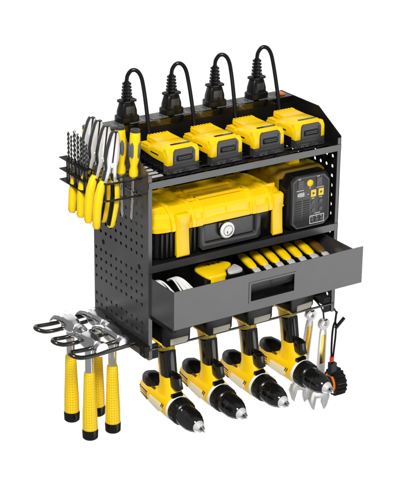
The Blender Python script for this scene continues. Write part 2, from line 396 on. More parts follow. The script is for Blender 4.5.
# ================================================================== BATTERIES
def battery():
    t = thing('battery_pack', '', 'battery', group='battery packs charging on the upper shelf')
    w = 6.9; L = 11.2
    b = MB(); b.box((0.25, 0.6, 0.02), (w - .25, L, 3.2), .3)
    b.build('base', BLK, t)
    b = MB()
    # cover: outline in YZ pulled across the width, top edges chamfered
    sec = [(0.25, 2.1), (0.0, 3.9), (.95, 5.25), (6.0, 5.0), (7.4, 4.3), (L + .1, 3.8), (L + .1, 2.6), (7.6, 2.3), (5.5, 2.1)]
    n = len(sec); pts = []; fcs = []
    for x, k in [(0.0, .55), (.35, .8), (1.25, 1.0), (w - 1.25, 1.0), (w - .35, .8), (w, .55)]:
        for y, z in sec:
            zz = z if z < 2.7 else 2.7 + (z - 2.7) * k
            yy = y + ((1 - k) * 1.3 if y < 1 else 0)
            pts.append((x, yy, zz))
    for k in range(5):
        for i in range(n):
            j = (i + 1) % n
            fcs.append((k * n + i, k * n + j, (k + 1) * n + j, (k + 1) * n + i))
    fcs.append(tuple(range(n))); fcs.append(tuple(range(5 * n, 6 * n)))
    b.hull(pts, fcs, .12, 2)
    b.box((1.1, 5.9, 4.2), (w - 1.1, 10.3, 4.95), .2)
    b.box((.12, 7.6, 3.2), (1.3, 10.9, 3.95), .15); b.box((w - 1.3, 7.6, 3.2), (w - .12, 10.9, 3.95), .15)
    for i in range(7): b.box((1.25 + i * .64, 9.3, 4.8), (1.6 + i * .64, 10.45, 5.22), .08)
    # the two corner posts that frame the latch
    for x0, x1 in ((.1, 1.35), (w - 1.0, w - .1)):
        b.prism([(.0, 1.5), (-.2, 2.0), (-.15, 3.9), (.5, 4.8), (1.6, 4.8), (1.6, 1.5)], 'yz', x0, x1, bevel=.2)
    b.build('cover', YEL, t)
    MB().box((1.5, 1.0, 5.12), (w - 1.5, 1.6, 5.36), .1).build('top_slot', GLOSS, t)
    MB().box((-.04, 3.4, 3.0), (.2, 6.6, 3.24), .05).build('side_slot', GLOSS, t)
    b = MB()      # front latch: frame with a sunk button
    fr = [(1.4, 1.7), (w - 1.05, 1.7), (w - 1.05, 4.0), (w - 1.4, 4.55), (1.9, 4.55), (1.4, 4.1)]
    b.prism(fr, 'xz', -.3, .9, [rrect(1.85, 2.3, w - 1.5, 4.15, .25, 3)])
    b.prism(rrect(1.86, 2.31, w - 1.51, 4.14, .25, 3), 'xz', -.14, .6)
    lt = b.build('latch', DGR, t, False)
    b = MB(); b.prism([(-.2, 2.4), (-.42, 2.8), (-.16, 3.5), (.2, 3.5), (.2, 2.4)], 'yz', 2.05, w - 1.7, bevel=.08)
    for i in range(2): b.box((2.3, -.48 + i * .1, 2.72 + i * .3), (w - 1.95, -.1, 2.86 + i * .3), .04)
    b.build('latch_button', GLOSS, lt)
    b = MB(); b.box((0.08, -.1, .1), (w - .08, 1.4, 1.75), .35, 3)
    b.prism([(.5, .5), (w - .5, .5), (w - .3, 1.2), (w - .8, 1.75), (.8, 1.75), (.3, 1.2)], 'xz', -.32, .2, bevel=.12)
    for x in (1.2, 2.3, 3.4, 4.5): b.box((x, -.42, .25), (x + .6, -.1, .62), .1)
    b.build('front_foot', DGR, t)
    b = MB()
    for i in range(6): b.box((.17, 2.2 + i * 1.25, .4), (.3, 3.0 + i * 1.25, 2.1), .04)
    b.build('side_ribs', BLK, t)
    return t
bat = battery(); bat.scale = (1, 0.82, 0.97)
blab = ['yellow and black battery pack standing nearest the screwdrivers', 'yellow and black battery pack, second from the screwdrivers, over the case lid',
        'yellow and black battery pack, second from the right side panel, over the case end', 'yellow and black battery pack standing against the right side panel, above the power station']
for i in range(4):
    loc = (5.85 + 9.3 * i, 3.4, 33.28)
    if i == 0: bat.location = V(*loc) * S; bat['label'] = blab[0]
    else: dup(bat, loc, blab[i])

# ================================================================== CORDS
def cord():
    t = thing('charger_cable', '', 'cable', group='plugged in charging cables')
    b = MB()
    X, Y = V(1, 0, 0), V(0, 1, 0)
    b.loft([(V(0, 0, 0), X, Y, 2.05, 1.5, 5), (V(0, 0, 1.0), X, Y, 2.05, 1.5, 5), (V(0, 0, 1.15), X, Y, 1.85, 1.3, 5)], 28)
    b.loft([(V(0, 0, 1.1), X, Y, 1.8, 1.25, 4), (V(0, 0, 2.0), X, Y, 1.75, 1.2, 4), (V(0, 0, 3.4), X, Y, 1.35, 1.0, 4), (V(0, 0, 3.9), X, Y, 1.05, .9, 3)], 28)
    b.loft([(V(0, 0, 3.7), X, Y, 1.75, 1.1, 4), (V(0, 0, 4.0), X, Y, 1.75, 1.1, 4)], 28)
    p = b.build('plug', BLK, t)
    MB().box((-.9, -1.28, 1.7), (.9, -1.1, 3.0), .12).build('grip_pad', DGR, p)
    b = MB()
    b.cyl((0, 0, 3.9), (0, 0, 7.4), .62, .5, n=16)
    for i in range(5): b.loft([(V(0, 0, 4.35 + i * .62), X, Y, .98 - i * .05, .85 - i * .04, 3), (V(0, 0, 4.65 + i * .62), X, Y, .98 - i * .05, .85 - i * .04, 3)], 20)
    b.build('strain_relief', BLK, p)
    ex, ey = 2.0, -4.2
    pts = [(0, 0, 7.0), (0.0, 0, 7.7), (0.1, -.1, 8.6), (.7, -.5, 9.6), (1.6, -1.0, 9.5), (2.2, -1.5, 8.4), (2.3, -2.1, 6.4), (2.2, -2.9, 4.2), (2.0, -3.9, 1.4), (1.8, -4.7, -1.2), (1.7, -5.2, -2.6)]
    MB().tube(pts, .37, 12, smooth=2).build('cable', BLK, t)
    return t
c0 = cord()
clab = ['black power cord plugged in nearest the pliers, feeding the battery by the screwdrivers', 'black power cord second from the pliers, looping down to the second battery',
        'black power cord third from the pliers, looping down to the third battery', 'black power cord plugged in beside the orange switch, looping to the last battery']
for i in range(4):
    loc = (6.25 + 9.55 * i, 17.7, 39.54)
    if i == 0: c0.location = V(*loc) * S; c0['label'] = clab[0]
    else:
        c = dup(c0, loc, clab[i], (0, 0, math.radians([0, 4, -3, 5][i]))); c.scale = (1, 1, [1, .985, 1.02, 1.03][i])

# ================================================================== TOOL CASE
case = thing('tool_case', 'yellow and black hard case with white round badge, on the middle shelf', 'case', (1.6, 0.6, 18.28))
CW, CD = 29.2, 13.6
X, Y, Z = V(1, 0, 0), V(0, 1, 0), V(0, 0, 1)
def rloft(b, secs, n=64):    # rounded rectangles stacked in z: (z, x0, x1, y0, y1, exp)
    b.loft([(V((x0 + x1) / 2, (y0 + y1) / 2, z), X, Y, (x1 - x0) / 2, (y1 - y0) / 2, e) for z, x0, x1, y0, y1, e in secs], n)
b = MB(); rloft(b, [(0, .9, CW - .9, 1.0, CD - .8, 9), (.4, .5, CW - .5, .7, CD - .4, 9), (5.3, .3, CW - .3, .5, CD - .3, 9)], 80)
for x in (1.6, 2.6, 3.5, 7.6, 8.5, 20.5, 21.5, 27.6): b.box((x, .25, .5), (x + .35, 1.2, 5.1), .06)
for y in (3.5, 6.5, 9.5): b.box((.15, y, .5), (1.0, y + .5, 5.1), .06)
b.build('base', BLK, case)
b = MB(); rloft(b, [(5.3, .05, CW - .05, .2, CD, 9), (6.1, .0, CW, .15, CD, 9), (6.25, .3, CW - .3, .5, CD - .3, 8), (7.7, .4, CW - .4, .65, CD - .5, 7.5), (8.3, .8, CW - .8, 1.05, CD - .8, 7), (8.95, 2.0, CW - 2.0, 2.3, CD - 1.8, 7), (9.1, 2.3, CW - 2.3, 2.6, CD - 2.2, 7), (8.85, 2.5, CW - 2.5, 2.8, CD - 2.4, 7)], 80)
# ribs over the lid
def lidrib(x0, x1, out=0.42):
    b.prism([(.15 - out, 5.4), (.15 - out, 6.3), (.55 - out, 7.7), (1.4 - out * .4, 8.75), (2.5, 9.5), (CD - 2, 9.5), (CD - 2, 8.9), (3, 8.6), (1, 5.4)], 'yz', x0, x1, bevel=.09)
lidrib(7.9, 8.7); lidrib(3.6, 4.4); lidrib(10.3, 10.8, .2); lidrib(20.6, 21.1, .2); lidrib(CW - 4.6, CW - 3.8); lidrib(CW - 8.2, CW - 7.4)
b.box((8.75, 3.3, 9.0), (CW - 8.25, 3.75, 9.5), .08); b.box((8.75, 7.4, 9.0), (CW - 8.25, 7.85, 9.5), .08); b.box((1.2, 3.0, 8.4), (3.55, 3.4, 9.2), .08); b.box((CW - 3.75, 3.0, 8.4), (CW - 1.2, 3.4, 9.2), .08)
b.box((8.72, .0, 5.3), (10.28, .6, 6.6), .12); b.box((CW - 7.38, 0, 5.3), (CW - 4.62, .6, 6.6), .12)
b.prism([(10.8, 5.35), (20.6, 5.35), (20.6, 6.3), (16.6, 6.5), (14.6, 6.5), (10.8, 6.3)], 'xz', .02, .6, bevel=.1)
b.box((15.5, .35, 6.5), (15.65, .9, 7.7), .04)
b.build('lid', YEL, case, True, 22)
for x0 in (4.45, CW - 7.3 + 3.5):
    b = MB()
    b.prism([(-.55, 8.1), (-.15, 8.4), (.6, 8.5), (.6, 5.4), (.35, 5.3), (.35, .7), (-.35, .3), (-.6, .6), (-.45, 1.6), (-.25, 5.2), (-.5, 6.4)], 'yz', x0, x0 + (2.7 if x0 < 10 else 2.2), bevel=.12)
    l = b.build('latch', YEL, case)
    MB().cyl((x0 - .08, .1, 5.7), (x0 + 2.6, .1, 5.7), .2, n=12).build('latch_pin', YEL, l)
b = MB()      # carrying handle folded against the front
b.prism([(9.3, 5.2), (9.3, 1.3), (9.9, .7), (22.0, .7), (22.6, 1.3), (22.6, 5.2), (21.5, 5.2), (21.5, 2.2), (21.2, 1.9), (10.7, 1.9), (10.4, 2.2), (10.4, 5.2)], 'xz', -.55, .25, bevel=.16)
hd = b.build('handle', DGR, case)
b = MB(); b.prism([(10.6, 2.0), (21.4, 2.0), (21.4, 5.1), (10.6, 5.1)], 'xz', .12, .5); b.build('front_recess', DGR, case, False)
b = MB(); b.cyl((15.1, .3, 3.65), (15.1, -.55, 3.65), 1.62, n=32); b.box((13.4, -.4, 3.4), (14.2, .3, 5.2), .1)
b.build('badge_mount', GLOSS, case)
b = MB(); b.cyl((15.1, -.5, 3.65), (15.1, -.95, 3.65), 0, prof=[(0, 1.48), (.7, 1.48), (1, 1.3)], n=36)
bad = b.build('badge', WHT, case)
b = MB(); b.prism(circ(15.1, 3.65, 1.02, 28), 'xz', -.975, -.94, [circ(15.1, 3.65, .9, 28)]); b.prism([(14.8, 3.2), (15.1, 3.0), (15.05, 3.5), (14.85, 3.65)], 'xz', -.975, -.94)
b.prism([(15.55, 2.72), (16.1, 3.35), (16.0, 3.5), (15.3, 2.85), (14.7, 2.8), (14.8, 2.62)], 'xz', -.98, -.94)
b.build('badge_mark', MGR, bad)

# ================================================================== POWER STATION
ps = thing('power_station', 'black portable power station with grey octagonal control face and yellow top', 'power station', (30.6, 0.25, 18.28))
def L(x, z): return (x - 30.6, z - 18.28)
octo = [L(31.3, 28.2), L(32.5, 29.0), L(38.7, 28.8), L(39.9, 27.5), L(40.0, 19.7), L(38.8, 18.6), L(32.4, 18.6), L(31.3, 19.7)]
body = [(-.1, 8.4), (1.3, 10.7), (8.9, 10.7), (10.4, 9.0), (10.4, 1.3), (9.2, .02), (1.3, .02), (-.1, 1.2)]
b = MB(); b.prism(body, 'xz', .7, 13.5, bevel=.25)
b.build('body', BLK, ps)
b = MB(); b.prism(octo, 'xz', .0, .8, bevel=.14)
fc = b.build('control_face', DGR, ps)
inner = [(x * .955 + .045 * 5.05, z * .955 + .045 * 5.5) for x, z in octo]; inn2 = [(x * .93 + .07 * 5.05, z * .93 + .07 * 5.5) for x, z in octo]
MB().prism(inner, 'xz', -.03, .05, [inn2]).build('face_trim', MGR, fc, False)
def fbox(name, x0, z0, x1, z1, mat, h=.06, bev=.03, par=None):
    (a, c), (e, f) = L(x0, z0), L(x1, z1)
    return MB().box((a, -h, c), (e, .03, f), bev).build(name, mat, par or fc)
for x in (32.5, 36.75):
    s = fbox('rocker_switch', x, 26.55, x + 1.25, 28.25, GLOSS, .12, .06)
    fbox('switch_mark', x + .35, 27.5, x + .9, 27.75, MGR, .16, .02, fc)
b = MB(); q = L(35.25, 27.4); b.cyl((q[0], .03, q[1]), (q[0], -.25, q[1]), 0, prof=[(0, .68), (.7, .68), (1, .55)], n=28); b.build('power_button', YEL, fc)
dsp = fbox('display', 32.3, 24.75, 34.5, 26.0, GLOSS, .05, .02)
q = L(33.2, 25.38); text('display_digits', '488', 1.15, WHT, fc, (q[0], -.075, q[1]), (PI / 2, 0, 0), .95)
fbox('socket', 35.55, 24.6, 36.7, 25.95, YEL, .1, .08); fbox('socket', 37.3, 24.6, 38.45, 25.95, YEL, .1, .08)
for x in (36.1, 37.85):
    fbox('socket_slot', x - .25, 25.1, x + .22, 25.5, AMB_SHADE, .13, .02)
b = MB()
for hx, hz in ((36.08, 23.5), (37.85, 23.5), (36.2, 21.93), (37.9, 21.94)):
    q = L(hx, hz); b.cyl((q[0], .03, q[1]), (q[0], -.1, q[1]), .42, n=18)
b.build('round_port', GLOSS, fc)
b = MB(); g = [L(35.45, 19.25), L(38.75, 19.25), L(38.75, 20.85), L(35.45, 20.85)]; g2 = [L(35.55, 19.35), L(38.65, 19.35), L(38.65, 20.75), L(35.55, 20.75)]
b.prism(g, 'xz', -.05, .03, [g2]); b.build('port_frame', WHT, fc, False)
b = MB()
for hx in (36.05, 37.1, 38.15):
    q = L(hx, 19.95); b.cyl((q[0], .03, q[1]), (q[0], -.09, q[1]), .34, n=16)
b.build('round_port', GLOSS, fc)
b = MB()
for i in range(10):
    z = 19.95 + i * .45
    for x0 in (32.0, 33.85):
        a, c = L(x0, z); b.box((a, -.05, c), (a + 1.45, .03, c + .22), .02)
b.build('vent_slats', BLK, fc)
b = MB()
for x0, z0, n in ((32.3, 26.2, 5), (36.9, 26.2, 5), (35.2, 26.35, 1), (35.8, 24.2, 2), (37.6, 24.2, 2), (36.6, 21.15, 4), (35.9, 20.45, 1), (36.95, 20.45, 1), (38.0, 20.45, 1), (34.8, 25.2, 1), (32.6, 28.4, 2), (36.9, 28.4, 2)):
    for i in range(n):
        a, c = L(x0 + i * .33, z0); b.box((a, -.045, c), (a + .22, .03, c + .13))
b.build('printed_marks', WHT, fc, False)
b = MB()
b.prism([(-.6, 9.6), (-.6, 10.3), (.8, 11.2), (9.2, 11.2), (10.4, 10.2), (10.4, 9.6)], 'xz', 3.2, 13.2, bevel=.2)
b.box((-.5, 3.2, 6.0), (-.12, 13.0, 9.7), .1)
for y in (5.2, 7.8, 10.4): b.box((-.75, y, 9.7), (3.0, y + .6, 11.45), .12)
b.build('top_cover', YELSHADE, ps)
b = MB(); b.box((3.9, 5.6, 11.15), (6.2, 7.6, 12.3), .2); b.build('top_knob', YEL, ps)

# ================================================================== DRAWER CONTENTS
FZ = DZ0 + .21
tape = thing('tape_measure', 'yellow tape measure with black rim and steel corner lying in the drawer', 'tape measure', (10.4, -3.3, FZ))
def soft(p, k=2):
    for _ in range(k):
        q = []
        for a, c in zip(p, p[1:] + p[:1]): q += [(a[0] * .75 + c[0] * .25, a[1] * .75 + c[1] * .25), (a[0] * .25 + c[0] * .75, a[1] * .25 + c[1] * .75)]
        p = q
    return p
def outline(s=1.0): return [(x * s, y * s) for x, y in [(0, .6), (.5, 0), (7.6, 0), (8.4, .6), (8.6, 2.5), (8.4, 4.2), (7.6, 5.8), (6.4, 6.8), (5.0, 7.3), (3.2, 7.4), (1.6, 7.1), (.5, 6.2), (0, 4.6)]]
MB().prism(soft(outline()), 'xy', 0, 5.4, bevel=.35, seg=3).build('case', BLK, tape)
b = MB(); b.prism(soft([(.2, .9), (.8, -.12), (3.9, -.15), (4.5, .6), (5.0, 2.0), (6.6, 3.0), (7.9, 3.9), (7.2, 5.4), (6.0, 6.3), (4.4, 6.7), (2.6, 6.7), (1.1, 6.1), (.3, 4.8)]), 'xy', 2.6, 5.95, bevel=.4, seg=3)
sh = b.build('side_shell', YEL, tape)
b = MB(); b.prism(soft([(4.8, .2), (7.5, .15), (8.2, .8), (8.3, 2.5), (8.05, 3.6), (6.8, 2.7), (5.3, 1.8)], 1), 'xy', 4.9, 5.8, bevel=.15); b.build('steel_corner', SILV, tape)
b = MB()
for i, (hh, ww) in enumerate([(.75, .16), (.75, .42), (.6, .2), (.75, .36), (.75, .18), (.6, .4), (.75, .2)]): b.box((2.7 + i * .52, 4.75, 5.93), (2.7 + i * .52 + ww, 4.75 + hh, 5.965))
b.build('printed_marks', BLK, sh, False)
b = MB(); b.box((.3, -.25, 2.6), (1.6, .1, 4.2), .1); b.build('lock_button', ORG, tape)

tray = MB(); tray.box((20.9, 4.3, FZ), (39.9, 5.2, FZ + 3.4), .1); tray.box((20.9, -7.0, FZ), (39.9, 4.29, FZ + 1.6), .1)
tag(tray.build('tool_tray', BLK), 'black stepped tray under the row of knives in the drawer', 'tray')
def knife(yel, name, cat, group):
    t = thing(name, '', cat, group=group)
    b = MB(); rx = Matrix.Rotation(math.radians(0), 3, 'X')
    b.loft([(V(0, y, z), X, Z, w, h, 2.6) for y, w, h, z in ((4.3, .2, .15, .1), (4.1, .5, .35, .15), (3.2, .78, .55, .25), (1.0, .85, .6, .3), (-.6, .8, .52, .2), (-1.6, .5, .35, .05), (-1.9, .2, .15, 0))], 20)
    b.build('handle', yel, t)
    b = MB(); b.loft([(V(.1, y, z), X, Z, w, h, 3) for y, w, h, z in ((3.9, .3, .2, -.3), (3.2, .84, .45, -.25), (-1.0, .95, .5, -.2), (-2.2, .9, .42, -.15), (-2.6, .6, .3, -.15))], 20)
    b.build('rubber_grip', BLK, t)
    b = MB(); b.loft([(V(.05, y, z), X, Z, w, h, 3.5) for y, w, h, z in ((-.9, .5, .3, .05), (-1.6, .74, .38, .12), (-3.0, .66, .28, .02), (-3.5, .5, .16, -.05))], 20)
    b.build('steel_nose', SILV, t)
    b = MB(); b.prism([(-.45, -3.3), (.5, -3.3), (.45, -4.2), (.2, -4.9), (-.35, -4.4)], 'xy', -.12, .02, bevel=.03); b.build('blade', CHR, t)
    return t
k0 = knife(YEL, 'utility_knife', 'knife', 'yellow knives in the drawer')
kl = ['yellow handled knife in the drawer, next to the tape measure', 'yellow handled knife, second from the tape measure', 'yellow handled knife, third from the tape measure',
      'yellow handled knife, third from the amber knives', 'yellow handled knife, second from the amber knives', 'yellow handled knife lying next to the amber knives']
for i in range(6):
    loc = (22.6 + 2.62 * i, 0.7, FZ + 4.2); rot = (math.radians(10), 0, math.radians(-3 + 2 * random.random()))
    if i == 0: k0.location = V(*loc) * S; k0.rotation_euler = rot; k0['label'] = kl[0]
    else: dup(k0, loc, kl[i], rot)
k1 = knife(AMB_SHADE, 'utility_knife', 'knife', 'amber knives in the drawer')  # yellow knives with the shelf's shade put into the handle colour
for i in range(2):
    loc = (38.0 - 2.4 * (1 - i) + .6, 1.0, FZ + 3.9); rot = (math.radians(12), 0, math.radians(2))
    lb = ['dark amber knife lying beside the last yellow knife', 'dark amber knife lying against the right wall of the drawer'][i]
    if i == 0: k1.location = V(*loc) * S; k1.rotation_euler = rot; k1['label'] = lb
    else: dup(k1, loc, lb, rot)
def bundle(seed, loc, rotz, label, n=7, h=4.2):
    rr = random.Random(seed); b = MB()
    for i in range(n):
        o = (i - n / 2) * .42; k = rr.uniform(-.25, .25)
        b.tube([(o + 1.0, -4.2, .3), (o + .6 + k, -2.6, .5 + h * .45), (o, -.5, h * .8 + k), (o * .7 - .4, 1.5, h + .8 + k), (o * .45 - .6, 3.0, h + 1.1), (o * .5 - .5, 4.2, h + .3)], .24, 8, smooth=2, flat=.7)
    o = b.build('cable_tie_bundle', WHT); o.location = V(*loc) * S; o.rotation_euler.z = rotz
    return tag(o, label, 'cable ties', 'white cable tie bundles in the drawer')
bundle(1, (7.6, -1.2, FZ), .15, 'bundle of white cable ties leaning beside the tape measure', 7, 4.0)
bundle(2, (4.1, -.6, FZ), .1, 'low bundle of white cable ties near the front left corner of the drawer', 5, 3.9)
bundle(3, (2.6, 5.2, FZ), -.1, 'small bundle of white cable ties at the left drawer wall, half hidden', 3, 3.4)

# ================================================================== DRILLS
def drill():
    t = thing('cordless_drill', '', 'drill', group='cordless drills hanging from the rail')
    ax = V(0, -1, -.085).normalized(); up = V(0, -.085, 1).normalized()
    O = V(0, 0, -9.75); KS = 0.83
    P = lambda s, dz=0, dx=0: O + ax * (s if s > 0 else s * .94) + up * dz + X * dx          # s: forward from the grip axis
    b = MB()
    b.loft([(P(-10.3, -.9), X, up, .8, .9, 2.2), (P(-10.0, -.85), X, up, 1.6, 1.6, 2.3), (P(-8.6, -.65), X, up, 2.35, 2.25, 2.5), (P(-4.5, -.3), X, up, 2.85, 2.8, 2.5), (P(0, 0), X, up, 2.95, 3.05, 2.5), (P(2.0, 0), X, up, 3.0, 3.1, 2.3)], 36)
    b.squash(KS, O, ax)
    b.loft([(V(0, .7, -8.2), X, Y, 2.0, 3.2, 2.4), (V(0, .6, -7.2), X, Y, 1.75, 2.7, 2.4), (V(0, .75, -6.2), X, Y, 1.6, 2.2, 2.4), (V(0, 1.3, -4.5), X, Y, 1.5, 1.85, 2.4), (V(0, 1.9, -1.5), X, Y, 1.5, 1.75, 2.4), (V(0, 2.4, 1.0), X, Y, 1.6, 1.8, 2.4), (V(0, 2.6, 1.9), X, Y, 1.8, 2.0, 2.4)], 32)
    bd_ = b.build('body', YEL, t)
    b = MB()      # black motor cap over the upper rear
    b.loft([(P(-10.0, 1.1), X, up, .6, .6, 2.2), (P(-9.6, 1.25), X, up, 1.35, 1.3, 2.3), (P(-8.4, 1.35), X, up, 2.0, 1.9, 2.4), (P(-6.6, 1.3), X, up, 2.3, 2.15, 2.4), (P(-4.9, 1.1), X, up, 2.3, 2.1, 2.4), (P(-3.6, .8), X, up, 2.0, 1.9, 2.4)], 32)
    b.squash(KS, O, ax).build('motor_cap', BLK, t)
    b = MB()      # rubber on the grip
    off = V(-.05, -.5, 0)
    b.loft([(V(0, 1.35, -4.6) + off, X, Y, 1.3, 1.3, 2.4), (V(0, 1.5, -4.3) + off, X, Y, 1.52, 1.5, 2.4), (V(0, 1.95, -1.5) + off, X, Y, 1.54, 1.45, 2.4), (V(0, 2.3, .2) + off, X, Y, 1.6, 1.5, 2.4), (V(0, 2.4, .7) + off, X, Y, 1.2, 1.4, 2.4)], 32)
    for a in (-2.5, -2.15, -1.8):
        p = [(1.5 * math.cos(a) * 1.05 - .05, 1.45 - .5 + 1.55 * math.sin(a), -4.2), (1.5 * math.cos(a) * 1.1 - .05, 1.95 - .5 + 1.5 * math.sin(a), -1.5), (1.5 * math.cos(a) * 1.12 - .05, 2.3 - .5 + 1.55 * math.sin(a), .3)]
        b.tube(p, .13, 8, smooth=1)
    b.build('grip_rubber', GLOSS, bd_)
    b = MB()      # trigger
    b.loft([(V(0, -1.1, -3.6), X, Y, .75, .8, 3), (V(0, -1.35, -3.9), X, Y, .9, 1.25, 3), (V(0, -1.5, -4.9), X, Y, .9, 1.2, 3), (V(0, -1.75, -5.9), X, Y, .9, 1.4, 3), (V(0, -1.6, -6.2), X, Y, .7, 1.2, 3)], 24)
    b.build('trigger', GLOSS, t)
    b = MB()      # direction slider, dark slot, two ticks, vents
    b.box((-1.4, -2.6, -7.5), (.8, -1.9, -6.95), .12, rot=Matrix.Rotation(.1, 3, 'X'))
    b.build('switch_slider', GLOSS, bd_)
    MB().box((-2.3, 2.9, -8.0), (-1.5, 4.2, -7.3), .1).squash(KS, O, ax).build('rear_slot', AMB_SHADE, bd_)
    b = MB()
    for s in (0.6, 1.05):
        c = P(s - .3, .3); b.box((-3.02, c.y - .09, c.z - .55), (-2.8, c.y + .09, c.z + .55), .03, rot=Matrix.Rotation(.45, 3, 'X'))
    b.squash(KS, O, ax).build('body_marks', BLK, bd_)
    b = MB()
    for i in range(4):
        c = P(-7.4, -.75 - i * .55); hw = 2.52 - i * .08
        b.loft([(P(-9.1, -.25 - i * .62), X, up, 2.36 - .1 * i, .24, 3), (P(-5.6, 0 - i * .62), X, up, 2.9 - .07 * i, .24, 3)], 20)
    b.squash(KS, O, ax).build('vent_slots', BLK, bd_)
    b = MB()
    c0_, c1_ = P(-4.6, -.1), P(.2, .25)
    b.prism([(c0_.y, c0_.z - 1.5), (c0_.y - .3, c0_.z + .3), (c1_.y, c1_.z + .25), (c1_.y - .1, c1_.z - 1.4), (c1_.y + 1.0, c1_.z - 2.1)], 'yz', -3.0, -2.7, bevel=.05)
    b.squash(KS, O, ax).build('side_label', CREAM, bd_)
    b = MB(); b.cyl(P(1.9), P(2.5), 0, prof=[(0, 3.05), (.3, 3.12), (1, 2.95)], n=40); b.squash(KS, O, ax).build('front_ring', WHT, t)
    b = MB()
    b.cyl(P(2.4), P(4.9), 0, prof=[(0, 2.85), (.12, 3.0), (.75, 2.95), (.9, 2.8), (1, 2.5)], n=40)
    for i in range(22):
        a = 2 * PI * i / 22; b.cyl(P(2.8, 2.92 * math.cos(a), 2.9 * math.sin(a)), P(4.4, 2.87 * math.cos(a), 2.87 * math.sin(a)), .13, n=6)
    b.squash(KS, O, ax).build('torque_collar', BLK, t)
    b = MB(); b.cyl(P(4.8), P(9.4), 0, prof=[(0, 2.3), (.03, 2.55), (.4, 2.5), (.43, 2.4), (.46, 2.4), (.49, 2.48), (.55, 2.4), (.85, 1.85), (.97, 1.5), (1, 1.3)], n=40)
    for i in range(12):
        a = 2 * PI * i / 12; b.tube([P(7.0, 2.26 * math.cos(a), 2.28 * math.sin(a)), P(8.0, 2.0 * math.cos(a), 2.0 * math.sin(a)), P(8.9, 1.55 * math.cos(a), 1.55 * math.sin(a))], .2, 8)
    ck = b.squash(KS, O, ax).build('chuck', GLOSS, t)
    b = MB(); b.cyl(P(9.2), P(10.2), 0, prof=[(0, 1.45), (.4, 1.3), (1, .95)], n=28); b.squash(KS, O, ax).build('chuck_nose', NICK, ck)
    b = MB()
    for i in range(3):
        a = 2 * PI * i / 3 + .5; b.cyl(P(9.9, .62 * math.cos(a), .62 * math.sin(a)), P(11.0, .4 * math.cos(a), .4 * math.sin(a)), .34, .22, n=8)
    b.squash(KS, O, ax).build('chuck_jaws', SATIN, ck)
    b = MB(); b.cyl(P(10.15), P(10.25), .45, n=14); b.squash(KS, O, ax).build('chuck_bore', BLK, ck)
    # battery foot resting on the two rails
    b = MB(); b.prism([(-2.2, 2.45), (2.2, 2.45), (2.9, 3.1), (3.0, 6.6), (-3.0, 6.6), (-2.9, 3.1)], 'xz', -1.7, 8.4, bevel=.3, seg=3)
    b.box((-1.8, .6, 2.15), (1.8, 4.6, 2.6), .15)
    ft = b.build('battery', BLK, t)
    b = MB(); b.prism([(-1.4, 2.75), (1.9, 2.75), (2.35, 3.2), (2.35, 4.0), (-1.4, 4.0)], 'xz', -1.86, -1.5, bevel=.12); b.build('battery_label', CREAM, ft)
    b = MB(); b.prism([(-2.35, 2.25), (-1.9, 2.3), (-2.85, 3.3), (-3.12, 3.1)], 'xz', -1.2, 8.2, bevel=.08); b.build('battery_trim', YEL, ft)
    return t
d0 = drill()
dl = ['yellow and black cordless drill hanging nearest the hammers', 'yellow and black cordless drill, second from the hammers', 'yellow and black cordless drill, second from the lanyard tool',
      'yellow and black cordless drill hanging in front of the wrenches']
for i in range(4):
    loc = (5.0 + 9.13 * i + [0, 0, 0, .4][i], 0, [0, .15, -.05, .25][i]); rot = (math.radians([0, .8, -.6, .8][i]), 0, math.radians([-1, .5, 1, 6][i]))
    if i == 0: d0.location = V(*loc) * S; d0.rotation_euler = rot; d0['label'] = dl[0]
    else: dup(d0, loc, dl[i], rot)

# ================================================================== HAMMERS
def hammer():
    t = thing('claw_hammer', '', 'hammer', group='hammers hanging from the wire fingers')
    b = MB()      # head lies along Y: striking face at +Y, claw curving down at -Y
    b.loft([(V(0, y, z), X, Z, w, h, e) for y, z, w, h, e in ((-4.4, .0, 1.3, 1.3, 2), (-3.6, .0, 1.4, 1.4, 2), (-3.3, .05, 1.15, 1.15, 2), (-2.4, .1, 1.0, 1.05, 2.4), (-1.6, .2, 1.25, 1.3, 3), (-.4, .25, 1.4, 1.4, 3.5), (.9, .4, 1.42, 1.3, 3.5))], 28)
    hd_ = b.build('head', FORG, t)
    for sx in (-1, 1):
        b = MB()
        b.loft([(V(sx * x, y, z), X, V(0, tz, ty), w, h, 3) for x, y, z, w, h, ty, tz in ((.7, .5, .5, .72, 1.0, 1, 0), (.72, 1.8, .75, .72, .75, 1, .15), (.78, 3.2, .65, .72, .55, 1, .5), (.85, 4.4, .1, .66, .38, .8, .7), (.95, 5.2, -.7, .5, .2, .6, .8), (1.0, 5.6, -1.4, .36, .1, .5, .9))], 20)
        b.build('claw', FORG, hd_)
    b = MB(); b.cyl((0, 0, -6.0), (0, 0, 1.0), 0, prof=[(0, .82), (.6, .8), (1, .85)], n=22); b.build('shank', CHR, t)
    b = MB(); b.cyl((0, 0, -17.6), (0, 0, -6.0), 0, prof=[(0, 1.42), (.25, 1.38), (.55, 1.22), (.85, 1.08), (.97, 1.02), (1, .9)], n=30); b.build('grip', DOTY, t)
    b = MB(); b.cyl((0, 0, -19.6), (0, 0, -17.55), 0, prof=[(0, 1.2), (.12, 1.45), (.8, 1.5), (1, 1.4)], n=30); b.build('end_cap', BLK, t)
    return t
h0 = hammer()
hp = [(-8.5, 13.7, 3.9), (-8.2, 7.3, 2.9), (-3.0, 13.7, 3.6), (-3.35, 7.3, 3.0)]
hl = ['yellow gripped hammer at the outer ends of the fingers, on the far side', 'yellow gripped hammer reaching lowest, nearest the viewer at the finger ends',
      'yellow gripped hammer close to the side panel, its grip half hidden behind the lowest hammer', 'yellow gripped hammer hanging nearest the front corner of the organizer']
for i in range(4):
    if i == 0: h0.location = V(*hp[0]) * S; h0['label'] = hl[0]
    else: dup(h0, hp[i], hl[i], (0, 0, random.uniform(-.08, .08)))

